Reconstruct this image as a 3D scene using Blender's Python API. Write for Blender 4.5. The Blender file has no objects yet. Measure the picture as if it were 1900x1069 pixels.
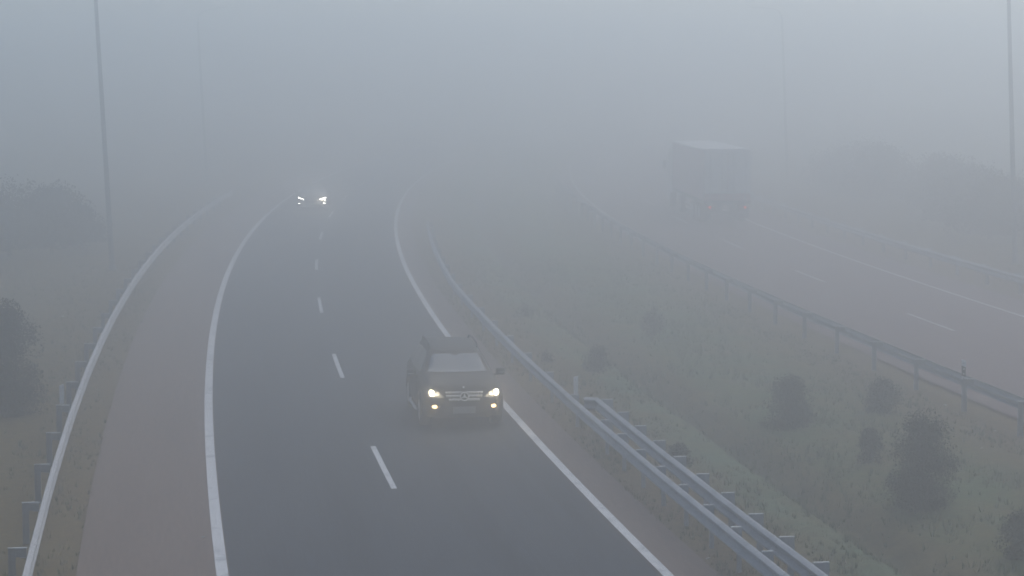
import bpy, bmesh, math, random
import numpy as np
from mathutils import Vector, Matrix
from mathutils.bvhtree import BVHTree

SC = bpy.context.scene
COL = SC.collection
R = math.radians
rng = np.random.default_rng(7)
random.seed(7)

# ------------------------------------------------------------------ camera
F_PX, CAM_H, HOR_Y, W_PX, H_PX = 4300.0, 8.5, 120.0, 1900.0, 1069.0
PITCH = math.atan((H_PX / 2 - HOR_Y) / F_PX)
cam = bpy.data.cameras.new('camera')
cam.sensor_width = 36.0
cam.lens = 36.0 * F_PX / W_PX
cam.clip_start = 0.5
cam.clip_end = 5000
co = bpy.data.objects.new('camera', cam)
COL.objects.link(co)
co.location = (0, 0, CAM_H)
co.rotation_euler = (math.pi / 2 - PITCH, 0, 0)
SC.camera = co


def at(px, py, z=0.0):
    """the place on the level z that the photograph shows at a pixel"""
    u = (px - W_PX / 2) / F_PX
    v = (py - H_PX / 2) / F_PX
    d = Vector((u, math.cos(PITCH) - v * math.sin(PITCH), -math.sin(PITCH) - v * math.cos(PITCH)))
    t = (z - CAM_H) / d.z
    return Vector((d.x * t, d.y * t, z))


# ------------------------------------------------------------------ materials
def material(name, col, rough=0.6, metal=0.0, spec=0.5, coat=0.0, emit=None, estr=0.0):
    m = bpy.data.materials.new(name)
    m.use_nodes = True
    b = m.node_tree.nodes['Principled BSDF']
    b.inputs['Base Color'].default_value = (*col, 1)
    b.inputs['Roughness'].default_value = rough
    b.inputs['Metallic'].default_value = metal
    b.inputs['Specular IOR Level'].default_value = spec
    b.inputs['Coat Weight'].default_value = coat
    if emit:
        b.inputs['Emission Color'].default_value = (*emit, 1)
        b.inputs['Emission Strength'].default_value = estr
    return m


def noisy(name, cols, scale, rough=0.8, bump=0.0, bscale=None, detail=6, metal=0.0, spec=0.4, stretch=None, coord='Object', extra=None):
    """principled material with a base colour broken up by noise (a list of colours over a ramp)"""
    m = material(name, cols[0], rough, metal, spec)
    nt = m.node_tree
    b = nt.nodes['Principled BSDF']
    tc = nt.nodes.new('ShaderNodeTexCoord')
    mp = nt.nodes.new('ShaderNodeMapping')
    if stretch:
        mp.inputs['Scale'].default_value = stretch
    nt.links.new(tc.outputs[coord], mp.inputs['Vector'])
    n = nt.nodes.new('ShaderNodeTexNoise')
    n.inputs['Scale'].default_value = scale
    n.inputs['Detail'].default_value = detail
    n.inputs['Roughness'].default_value = 0.65
    nt.links.new(mp.outputs['Vector'], n.inputs['Vector'])
    r = nt.nodes.new('ShaderNodeValToRGB')
    r.color_ramp.elements[0].position = 0.3
    r.color_ramp.elements[1].position = 0.7
    r.color_ramp.elements[0].color = (*cols[0], 1)
    r.color_ramp.elements[1].color = (*cols[-1], 1)
    for i, c in enumerate(cols[1:-1]):
        e = r.color_ramp.elements.new(0.3 + 0.4 * (i + 1) / (len(cols) - 1))
        e.color = (*c, 1)
    nt.links.new(n.outputs['Fac'], r.inputs['Fac'])
    out = r.outputs['Color']
    if extra:
        # fine speckle multiplied in
        n2 = nt.nodes.new('ShaderNodeTexNoise')
        n2.inputs['Scale'].default_value = extra[0]
        n2.inputs['Detail'].default_value = 3
        nt.links.new(mp.outputs['Vector'], n2.inputs['Vector'])
        r2 = nt.nodes.new('ShaderNodeMapRange')
        r2.inputs['From Min'].default_value = 0.3
        r2.inputs['From Max'].default_value = 0.7
        r2.inputs['To Min'].default_value = 1 - extra[1]
        r2.inputs['To Max'].default_value = 1 + extra[1]
        nt.links.new(n2.outputs['Fac'], r2.inputs['Value'])
        mx = nt.nodes.new('ShaderNodeMix')
        mx.data_type = 'RGBA'
        mx.blend_type = 'MULTIPLY'
        mx.inputs['Factor'].default_value = 1
        nt.links.new(out, mx.inputs['A'])
        nt.links.new(r2.outputs['Result'], mx.inputs['B'])
        out = mx.outputs['Result']
    nt.links.new(out, b.inputs['Base Color'])
    if bump:
        bn = nt.nodes.new('ShaderNodeTexNoise')
        bn.inputs['Scale'].default_value = bscale or scale * 4
        bn.inputs['Detail'].default_value = 4
        nt.links.new(mp.outputs['Vector'], bn.inputs['Vector'])
        bp = nt.nodes.new('ShaderNodeBump')
        bp.inputs['Strength'].default_value = bump
        bp.inputs['Distance'].default_value = 0.05
        nt.links.new(bn.outputs['Fac'], bp.inputs['Height'])
        nt.links.new(bp.outputs['Normal'], b.inputs['Normal'])
    return m


M = {}
# road UV: u = metres across, v = metres along
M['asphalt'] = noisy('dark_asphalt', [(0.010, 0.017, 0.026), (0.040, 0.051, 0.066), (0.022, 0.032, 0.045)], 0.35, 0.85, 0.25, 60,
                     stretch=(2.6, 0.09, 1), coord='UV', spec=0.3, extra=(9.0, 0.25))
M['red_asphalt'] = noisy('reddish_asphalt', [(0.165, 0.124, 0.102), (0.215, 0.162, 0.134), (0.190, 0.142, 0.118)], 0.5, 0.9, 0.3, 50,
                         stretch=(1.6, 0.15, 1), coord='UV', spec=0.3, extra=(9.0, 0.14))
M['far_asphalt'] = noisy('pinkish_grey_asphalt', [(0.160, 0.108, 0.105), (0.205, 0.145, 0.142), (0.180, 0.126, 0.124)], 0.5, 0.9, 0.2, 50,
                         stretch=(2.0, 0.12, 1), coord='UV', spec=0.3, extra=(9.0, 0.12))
M['paint'] = noisy('road_paint', [(0.45, 0.48, 0.49), (0.84, 0.86, 0.86), (0.80, 0.82, 0.82)], 1.5, 0.7, spec=0.3, coord='UV', extra=(14, 0.12))
M['old_paint'] = noisy('worn_road_paint', [(0.58, 0.58, 0.58), (0.76, 0.76, 0.76)], 2.0, 0.8, spec=0.3, coord='UV', extra=(12, 0.1))
M['seam'] = noisy('tar_seam', [(0.045, 0.038, 0.038), (0.07, 0.06, 0.058)], 3.0, 0.9, coord='UV')
M['steel'] = noisy('galvanised_steel', [(0.30, 0.325, 0.35), (0.42, 0.445, 0.47), (0.36, 0.38, 0.405)], 2.0, 0.55, metal=0.35, spec=0.5, extra=(18, 0.08))
M['post_steel'] = noisy('weathered_post_steel', [(0.32, 0.34, 0.36), (0.42, 0.44, 0.46)], 3.0, 0.7, metal=0.0, spec=0.4)
M['cap_steel'] = noisy('pale_steel_edge', [(0.62, 0.65, 0.65), (0.75, 0.78, 0.78)], 4.0, 0.6, metal=0.2)
M['mast_steel'] = noisy('mast_steel', [(0.20, 0.21, 0.22), (0.28, 0.29, 0.30)], 1.0, 0.6, metal=0.2)
M['white_plastic'] = noisy('white_plastic', [(0.80, 0.77, 0.73), (0.90, 0.88, 0.85)], 4.0, 0.5)
M['bright_plastic'] = noisy('bright_white_plastic', [(0.88, 0.89, 0.90), (0.94, 0.95, 0.96)], 4.0, 0.5)
M['black_plastic'] = noisy('black_plastic', [(0.015, 0.016, 0.018), (0.03, 0.031, 0.033)], 6.0, 0.6)
M['reflector'] = material('reflector', (0.75, 0.76, 0.76), 0.25)
M['bolt'] = material('bolt_grey', (0.2, 0.21, 0.22), 0.5, 0.6)
M['bark'] = noisy('bark', [(0.035, 0.028, 0.022), (0.07, 0.058, 0.045)], 12, 0.9)
M['leaf'] = noisy('dark_leaves', [(0.012, 0.018, 0.013), (0.03, 0.04, 0.026), (0.02, 0.028, 0.02)], 3.0, 0.8, spec=0.2)
M['leaf2'] = noisy('olive_leaves', [(0.02, 0.027, 0.017), (0.045, 0.052, 0.032), (0.03, 0.037, 0.025)], 3.0, 0.8, spec=0.2)
M['wood_leaf'] = noisy('treeline_leaves', [(0.035, 0.036, 0.032), (0.065, 0.062, 0.052)], 1.5, 0.85, spec=0.2)
M['grass'] = noisy('grass_blades', [(0.080, 0.115, 0.050), (0.120, 0.155, 0.070), (0.150, 0.150, 0.080)], 0.5, 0.8, spec=0.2)
M['dry'] = noisy('dry_grass', [(0.22, 0.185, 0.11), (0.34, 0.29, 0.19)], 0.6, 0.85, spec=0.2)
M['scrap'] = noisy('pale_scrap', [(0.5, 0.5, 0.47), (0.7, 0.7, 0.66)], 8, 0.7)


def ground_material():
    """grass and bare earth: earth beside the roads and rails, grass in the median; broken up by noise"""
    m = material('verge_ground', (0.05, 0.06, 0.04), 0.95, spec=0.2)
    nt = m.node_tree
    N, L = nt.nodes, nt.links
    b = N['Principled BSDF']
    uv = N.new('ShaderNodeUVMap')
    sep = N.new('ShaderNodeSeparateXYZ')
    L.new(uv.outputs['UV'], sep.inputs[0])
    tc = N.new('ShaderNodeTexCoord')

    def noise(scale, detail=5, vec=None):
        n = N.new('ShaderNodeTexNoise')
        n.inputs['Scale'].default_value = scale
        n.inputs['Detail'].default_value = detail
        n.inputs['Roughness'].default_value = 0.7
        L.new(vec or tc.outputs['Object'], n.inputs['Vector'])
        return n.outputs['Fac']

    # wobble the offset so that borders are ragged
    w = N.new('ShaderNodeMath'); w.operation = 'MULTIPLY_ADD'
    L.new(noise(0.7), w.inputs[0]); w.inputs[1].default_value = 1.5; w.inputs[2].default_value = -0.75
    o = N.new('ShaderNodeMath'); o.operation = 'ADD'
    L.new(sep.outputs['X'], o.inputs[0]); L.new(w.outputs[0], o.inputs[1])
    mr = N.new('ShaderNodeMapRange')
    mr.inputs['From Min'].default_value = -40; mr.inputs['From Max'].default_value = 40
    L.new(o.outputs[0], mr.inputs['Value'])
    rp = N.new('ShaderNodeValToRGB')
    cr = rp.color_ramp
    earth = (0.175, 0.122, 0.062); soil = (0.128, 0.104, 0.048); green = (0.088, 0.130, 0.048); pale = (0.120, 0.170, 0.095)
    stops = [(-40, green), (-15, soil), (-10.5, soil), (-8.8, (0.130, 0.098, 0.030)), (-6.6, (0.165, 0.118, 0.045)), (0, earth), (5.2, earth), (6.3, soil), (7.0, pale), (7.95, pale),
             (8.25, (0.05, 0.055, 0.03)), (8.6, (0.06, 0.06, 0.03)), (9.0, soil), (9.8, green), (12.2, green), (13.5, soil), (14.5, earth), (26.5, earth), (30, soil), (36, green)]  # the two darkest stops paint shade into the ditch bottom
    while len(cr.elements) > 1:
        cr.elements.remove(cr.elements[-1])
    for i, (p, c) in enumerate(stops):
        e = cr.elements[0] if i == 0 else cr.elements.new((p + 40) / 80)
        e.position = (p + 40) / 80
        e.color = (*c, 1)
    L.new(mr.outputs['Result'], rp.inputs['Fac'])
    # patches
    pr = N.new('ShaderNodeMapRange')
    pr.inputs['From Min'].default_value = 0.42; pr.inputs['From Max'].default_value = 0.62
    L.new(noise(0.28, 8), pr.inputs['Value'])
    mx = N.new('ShaderNodeMix'); mx.data_type = 'RGBA'
    mf = N.new('ShaderNodeMath'); mf.operation = 'MULTIPLY'; mf.inputs[1].default_value = 0.8
    L.new(pr.outputs['Result'], mf.inputs[0])
    L.new(mf.outputs[0], mx.inputs['Factor'])
    L.new(rp.outputs['Color'], mx.inputs['A'])
    mx.inputs['B'].default_value = (0.165, 0.128, 0.052, 1)
    # speckle
    sr = N.new('ShaderNodeMapRange')
    sr.inputs['From Min'].default_value = 0.3; sr.inputs['From Max'].default_value = 0.7
    sr.inputs['To Min'].default_value = 0.6; sr.inputs['To Max'].default_value = 1.4
    L.new(noise(5.0, 9), sr.inputs['Value'])
    mm = N.new('ShaderNodeMix'); mm.data_type = 'RGBA'; mm.blend_type = 'MULTIPLY'; mm.inputs['Factor'].default_value = 1
    L.new(mx.outputs['Result'], mm.inputs['A']); L.new(sr.outputs['Result'], mm.inputs['B'])
    L.new(mm.outputs['Result'], b.inputs['Base Color'])
    bp = N.new('ShaderNodeBump'); bp.inputs['Strength'].default_value = 0.6; bp.inputs['Distance'].default_value = 0.1
    L.new(noise(9.0, 6), bp.inputs['Height'])
    L.new(bp.outputs['Normal'], b.inputs['Normal'])
    return m


M['ground'] = ground_material()
M['car_paint'] = noisy('dark_car_paint', [(0.012, 0.014, 0.017), (0.018, 0.020, 0.023)], 2.0, 0.5, spec=0.12)
M['car_paint'].node_tree.nodes['Principled BSDF'].inputs['Coat Weight'].default_value = 0.03
M['car_paint2'] = noisy('grey_car_paint', [(0.13, 0.135, 0.14), (0.17, 0.175, 0.18)], 2.0, 0.45, metal=0.1)
M['trim'] = material('black_trim', (0.012, 0.012, 0.013), 0.55)
M['glass'] = material('car_glass', (0.11, 0.17, 0.225), 0.07, spec=0.6, coat=0.1)  # lighter bluish base paints the reflected sky into the glass
M['side_glass'] = material('tinted_side_glass', (0.02, 0.023, 0.026), 0.12, spec=0.2)
M['chrome'] = material('chrome', (0.93, 0.94, 0.95), 0.4, metal=0.0, spec=0.8)
M['silver'] = material('silver_paint', (0.45, 0.46, 0.47), 0.35, metal=0.4)
M['lens'] = material('clear_lens', (0.40, 0.405, 0.41), 0.15, spec=0.7, coat=0.5)
M['lamp_white'] = material('lit_headlamp', (1, 0.95, 0.85), 0.3, emit=(1.0, 0.86, 0.56), estr=12)
M['lamp_amber'] = material('lit_fog_lamp', (1, 0.8, 0.5), 0.3, emit=(1.0, 0.66, 0.30), estr=5)
M['lamp_led'] = material('lit_led_lamp', (1, 1, 1), 0.3, emit=(1.0, 0.97, 0.88), estr=30)
M['lamp_red'] = material('lit_tail_lamp', (0.6, 0.05, 0.03), 0.3, emit=(1.0, 0.10, 0.07), estr=5)
M['red_lens'] = material('red_lens', (0.25, 0.01, 0.01), 0.25)
M['tyre'] = noisy('tyre_rubber', [(0.012, 0.012, 0.013), (0.024, 0.024, 0.025)], 8, 0.85)
M['plate'] = noisy('number_plate', [(0.22, 0.23, 0.24), (0.26, 0.27, 0.28)], 8, 0.5)
M['trailer_white'] = noisy('trailer_white', [(0.76, 0.76, 0.76), (0.84, 0.84, 0.84)], 0.8, 0.5)
M['curtain'] = noisy('trailer_curtain', [(0.50, 0.32, 0.37), (0.60, 0.40, 0.45)], 0.8, 0.6)
M['door_grey'] = noisy('trailer_doors', [(0.74, 0.75, 0.73), (0.82, 0.83, 0.81)], 0.8, 0.5)
M['red_panel'] = noisy('red_panel', [(0.46, 0.24, 0.24), (0.54, 0.30, 0.30)], 2.0, 0.5)
M['chassis'] = noisy('chassis_grey', [(0.08, 0.08, 0.082), (0.11, 0.11, 0.112)], 3.0, 0.7)


# ------------------------------------------------------------------ mesh helpers
class MB:
    def __init__(self):
        self.v, self.f, self.m = [], [], []

    def add(self, verts, faces, mi=0):
        n = len(self.v)
        self.v.extend([tuple(p) for p in verts])
        self.f.extend([tuple(i + n for i in q) for q in faces])
        self.m.extend([mi] * len(faces))
        return self

    def box(self, c, size, rot=None, mi=0, bevel=0.0):
        sx, sy, sz = [s / 2 for s in size]
        if bevel > 0:
            bm = bmesh.new()
            bmesh.ops.create_cube(bm, size=1)
            for v in bm.verts:
                v.co = Vector((v.co.x * size[0], v.co.y * size[1], v.co.z * size[2]))
            bmesh.ops.bevel(bm, geom=bm.edges[:], offset=bevel, segments=2, affect='EDGES', profile=0.5)
            bm.verts.index_update()
            vs = [v.co.copy() for v in bm.verts]
            fs = [[v.index for v in f.verts] for f in bm.faces]
            bm.free()
        else:
            vs = [Vector((x, y, z)) for x in (-sx, sx) for y in (-sy, sy) for z in (-sz, sz)]
            fs = [(0, 1, 3, 2), (4, 6, 7, 5), (0, 4, 5, 1), (2, 3, 7, 6), (0, 2, 6, 4), (1, 5, 7, 3)]
        if rot is not None:
            vs = [rot @ v for v in vs]
        c = Vector(c)
        return self.add([v + c for v in vs], fs, mi)

    def prism(self, pts, axis, a, b, mi=0):
        """outline pts (2D) pushed along an axis from a to b"""
        n = len(pts)

        def P(p, t):
            if axis == 'x': return (t, p[0], p[1])
            if axis == 'y': return (p[0], t, p[1])
            return (p[0], p[1], t)
        vs = [P(p, a) for p in pts] + [P(p, b) for p in pts]
        fs = [tuple(range(n))[::-1], tuple(range(n, 2 * n))]
        fs += [(i, (i + 1) % n, n + (i + 1) % n, n + i) for i in range(n)]
        return self.add(vs, fs, mi)

    def tube(self, pts, rad, n=10, mi=0, caps=True):
        pts = [Vector(p) for p in pts]
        rad = rad if isinstance(rad, (list, tuple)) else [rad] * len(pts)
        vs, fs = [], []
        for i, p in enumerate(pts):
            d = (pts[min(i + 1, len(pts) - 1)] - pts[max(i - 1, 0)]).normalized()
            a = d.cross(Vector((0, 0, 1)) if abs(d.z) < 0.9 else Vector((1, 0, 0))).normalized()
            b = d.cross(a)
            for k in range(n):
                t = 2 * math.pi * k / n
                vs.append(p + (a * math.cos(t) + b * math.sin(t)) * rad[i])
        for i in range(len(pts) - 1):
            for k in range(n):
                fs.append((i * n + k, i * n + (k + 1) % n, (i + 1) * n + (k + 1) % n, (i + 1) * n + k))
        if caps:
            fs.append(tuple(range(n))[::-1])
            fs.append(tuple(range((len(pts) - 1) * n, len(pts) * n)))
        return self.add(vs, fs, mi)

    def lathe(self, prof, axis, c, n=28, mi=0):
        """prof: (distance along axis, radius)"""
        vs, fs = [], []
        for (t, r) in prof:
            for k in range(n):
                a = 2 * math.pi * k / n
                q = (r * math.cos(a), r * math.sin(a))
                p = {'x': (t, q[0], q[1]), 'y': (q[0], t, q[1]), 'z': (q[0], q[1], t)}[axis]
                vs.append(Vector(p) + Vector(c))
        for i in range(len(prof) - 1):
            for k in range(n):
                fs.append((i * n + k, i * n + (k + 1) % n, (i + 1) * n + (k + 1) % n, (i + 1) * n + k))
        fs.append(tuple(range(n))[::-1])
        fs.append(tuple(range((len(prof) - 1) * n, len(prof) * n)))
        return self.add(vs, fs, mi)

    def build(self, name, mat, parent=None, smooth=False, loc=None, fix=True):
        me = bpy.data.meshes.new(name)
        me.from_pydata(self.v, [], self.f)
        for mm in (mat if isinstance(mat, (list, tuple)) else [mat]):
            me.materials.append(mm)
        me.polygons.foreach_set('material_index', self.m)
        if fix:
            bm = bmesh.new(); bm.from_mesh(me)
            bmesh.ops.recalc_face_normals(bm, faces=bm.faces)
            bm.to_mesh(me); bm.free()
        if smooth:
            me.shade_smooth()
            me.set_sharp_from_angle(angle=R(35))
        me.update()
        o = bpy.data.objects.new(name, me)
        COL.objects.link(o)
        if parent: o.parent = parent
        if loc is not None: o.location = loc
        return o


def tag(o, label, cat, group=None):
    o['label'] = label; o['category'] = cat
    if group: o['group'] = group
    return o


def thing(name, label, cat, loc=(0, 0, 0), rotz=0.0, group=None):
    o = bpy.data.objects.new(name, None)
    o.empty_display_size = 0.3
    COL.objects.link(o)
    o.location = loc; o.rotation_euler = (0, 0, rotz)
    return tag(o, label, cat, group)


def struct(o):
    o['kind'] = 'structure'
    return o


def dup(o, parent=None):
    c = o.copy(); COL.objects.link(c)
    if parent: c.parent = parent
    return c


# ------------------------------------------------------------------ road curves (clothoids)
class Curve:
    def __init__(self, x0, th0, k0, k1, cap, s0=-60.0, s1=560.0, ds=0.5):
        self.s = np.arange(s0, s1 + ds, ds)
        k = k0 + k1 * np.clip(self.s, 0, cap)
        th = np.concatenate([[0], np.cumsum((k[:-1] + k[1:]) / 2 * ds)])
        i0 = int(round(-s0 / ds))
        th = th - th[i0] + th0
        mid = (th[:-1] + th[1:]) / 2
        x = np.concatenate([[0], np.cumsum(np.sin(mid) * ds)]); x = x - x[i0] + x0
        y = np.concatenate([[0], np.cumsum(np.cos(mid) * ds)]); y = y - y[i0]
        self.x, self.y, self.th = x, y, th

    def p(self, s, o=0.0, z=0.0):
        th = np.interp(s, self.s, self.th)
        return Vector((np.interp(s, self.s, self.x) + o * math.cos(th), np.interp(s, self.s, self.y) - o * math.sin(th), z))

    def heading(self, s):
        return float(np.interp(s, self.s, self.th))

    def so(self, P):
        i = int(np.argmin((self.x - P[0]) ** 2 + (self.y - P[1]) ** 2))
        th = self.th[i]
        dx, dy = P[0] - self.x[i], P[1] - self.y[i]
        return self.s[i] + dx * math.sin(th) + dy * math.cos(th), dx * math.cos(th) - dy * math.sin(th)


A = Curve(5.5442, -0.19161, 9.408e-4, 3.398e-6, 210)        # near carriageway, o = 0 on its lane line
B = Curve(25.898, -0.18355, 6.081e-4, 5.698e-6, 150)        # far carriageway


def ribbon(name, cur, o0, o1, s0, s1, z, mat, step=2.0, no=1, jitter=0.0, uv_off=0.0):
    n = max(2, int((s1 - s0) / step) + 1)
    ss = np.linspace(s0, s1, n)
    vs, fs, uvs = [], [], []
    for s in ss:
        for k in range(no + 1):
            o = o0 + (o1 - o0) * k / no
            if jitter and (k == 0 or k == no) :
                pass
            vs.append(cur.p(s, o, z)); uvs.append((o, s))
    w = no + 1
    for i in range(n - 1):
        for k in range(no):
            fs.append((i * w + k, i * w + k + 1, (i + 1) * w + k + 1, (i + 1) * w + k))
    me = bpy.data.meshes.new(name)
    me.from_pydata(vs, [], fs)
    ul = me.uv_layers.new(name='UVMap')
    for lp in me.loops:
        ul.data[lp.index].uv = uvs[lp.vertex_index]
    me.materials.append(mat)
    o = bpy.data.objects.new(name, me)
    COL.objects.link(o)
    return struct(o)


def ground_z(o, s):
    """height of the terrain at offset o from the near carriageway's lane line"""
    prof = [(-200, 1.6), (-60, 0.9), (-30, 0.5), (-14, 0.12), (-9, -0.02), (-6.3, -0.012), (-6.0, -0.06), (4.3, -0.06), (4.62, -0.012),
            (6.5, -0.05), (7.7, -0.14), (8.3, -0.55), (8.6, -0.50), (9.2, -0.22), (10.5, -0.10), (13.2, -0.02), (14.2, -0.02), (14.9, -0.06), (25.2, -0.06),
            (26.4, -0.02), (30, 0.2), (45, 0.6), (200, 1.8)]
    xs = [p[0] for p in prof]; zs = [p[1] for p in prof]
    return float(np.interp(o, xs, zs))


def terrain():
    offs = list(np.arange(-180, -40, 20.0)) + list(np.arange(-40, -16, 3.0)) + list(np.arange(-16, -6.3, 0.6)) + [-6.3, -6.0, 0, 4.3, 4.62] + \
        list(np.arange(5.0, 14.3, 0.3)) + [14.9, 20, 25.2, 26.4] + list(np.arange(27, 45, 1.5)) + list(np.arange(45, 190, 20.0))
    ss = list(np.arange(-50, 20, 10.0)) + list(np.arange(20, 130, 0.6)) + list(np.arange(130, 240, 4.0)) + list(np.arange(240, 500, 12.0))
    no, ns = len(offs), len(ss)
    rr = np.random.default_rng(3)
    # smooth random lumps
    lump = rr.normal(0, 1, (ns, no))
    lump = (lump + np.roll(lump, 1, 0) + np.roll(lump, 1, 1) + np.roll(lump, -1, 0)) / 2
    vs, uvs = [], []
    for i, s in enumerate(ss):
        for j, o in enumerate(offs):
            z = ground_z(o, s)
            if (o < -6.9 or 5.3 < o < 13.8 or o > 28):
                z += lump[i, j] * 0.028
            vs.append(A.p(s, o, z)); uvs.append((o, s))
    fs = [(i * no + j, i * no + j + 1, (i + 1) * no + j + 1, (i + 1) * no + j) for i in range(ns - 1) for j in range(no - 1)]
    me = bpy.data.meshes.new('ground')
    me.from_pydata(vs, [], fs)
    ul = me.uv_layers.new(name='UVMap')
    idx = np.empty(len(me.loops), dtype=np.int32); me.loops.foreach_get('vertex_index', idx)
    ul.data.foreach_set('uv', np.array(uvs, dtype=np.float32)[idx].ravel())
    me.materials.append(M['ground'])
    me.shade_smooth()
    o = bpy.data.objects.new('ground', me)
    COL.objects.link(o)
    return struct(o)


terrain()
S0, S1 = -40, 480
ribbon('road', A, -3.58, 3.50, S0, S1, 0.0, M['asphalt'], no=4)
ribbon('hard_shoulder', A, -6.12, -3.58, S0, S1, 0.0, M['red_asphalt'], no=2)
ribbon('inner_shoulder', A, 3.57, 4.52, S0, S1, 0.0, M['red_asphalt'], no=1)
ribbon('tar_seam', A, 3.50, 3.57, S0, S1, 0.0, M['seam'])
ribbon('edge_line', A, -3.80, -3.60, S0, S1, 0.004, M['paint'])
ribbon('edge_line', A, 3.575, 3.755, S0, S1, 0.004, M['paint'])
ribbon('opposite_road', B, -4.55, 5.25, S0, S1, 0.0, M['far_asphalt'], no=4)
ribbon('edge_line', B, 3.43, 3.58, S0, S1, 0.004, M['old_paint'])
ribbon('edge_line', B, -3.85, -3.70, S0, S1, 0.004, M['old_paint'])
# lane dashes: their ends read off the photograph, then repeated at the same pitch
sA, _ = A.so(at(732, 907)); 
for k in range(-2, 12):
    s = sA + 16.75 * k
    ribbon('lane_dash', A, -0.145, -0.025, s, s + 5.25, 0.004, M['paint'], step=1.0)
sB, _ = B.so(at(1770.6, 614))
for k in range(-2, 10):
    s = sB + 16.9 * k
    ribbon('lane_dash', B, -0.19, -0.07, s, s + 5.25, 0.004, M['old_paint'], step=1.0)

# ------------------------------------------------------------------ guard rails
PROFILE = [(0.0, 0.156), (0.012, 0.152), (0.070, 0.118), (0.083, 0.108), (0.083, 0.078), (0.072, 0.068), (0.012, 0.026), (0.0, 0.016),
           (0.0, -0.016), (0.012, -0.026), (0.072, -0.068), (0.083, -0.078), (0.083, -0.108), (0.070, -0.118), (0.012, -0.152), (0.0, -0.156)]


def beam(mb, fr, s_list, lift=0.0, thick=0.006):
    """corrugated W beam swept along fr(s) -> (point on the beam's back line, unit vector towards the traffic)"""
    ring = []
    for (d, z) in PROFILE: ring.append((d + lift, z))
    back = [(d + lift - thick, z) for (d, z) in reversed(PROFILE)]
    ring = ring + back
    n = len(ring)
    vs, fs = [], []
    for s in s_list:
        p, nrm = fr(s)
        for (d, z) in ring:
            vs.append(p + nrm * d + Vector((0, 0, z)))
    for i in range(len(s_list) - 1):
        for k in range(n):
            fs.append((i * n + k, i * n + (k + 1) % n, (i + 1) * n + (k + 1) % n, (i + 1) * n + k))
    fs.append(tuple(range(n))); fs.append(tuple(range((len(s_list) - 1) * n, len(s_list) * n))[::-1])
    mb.add(vs, fs)


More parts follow.
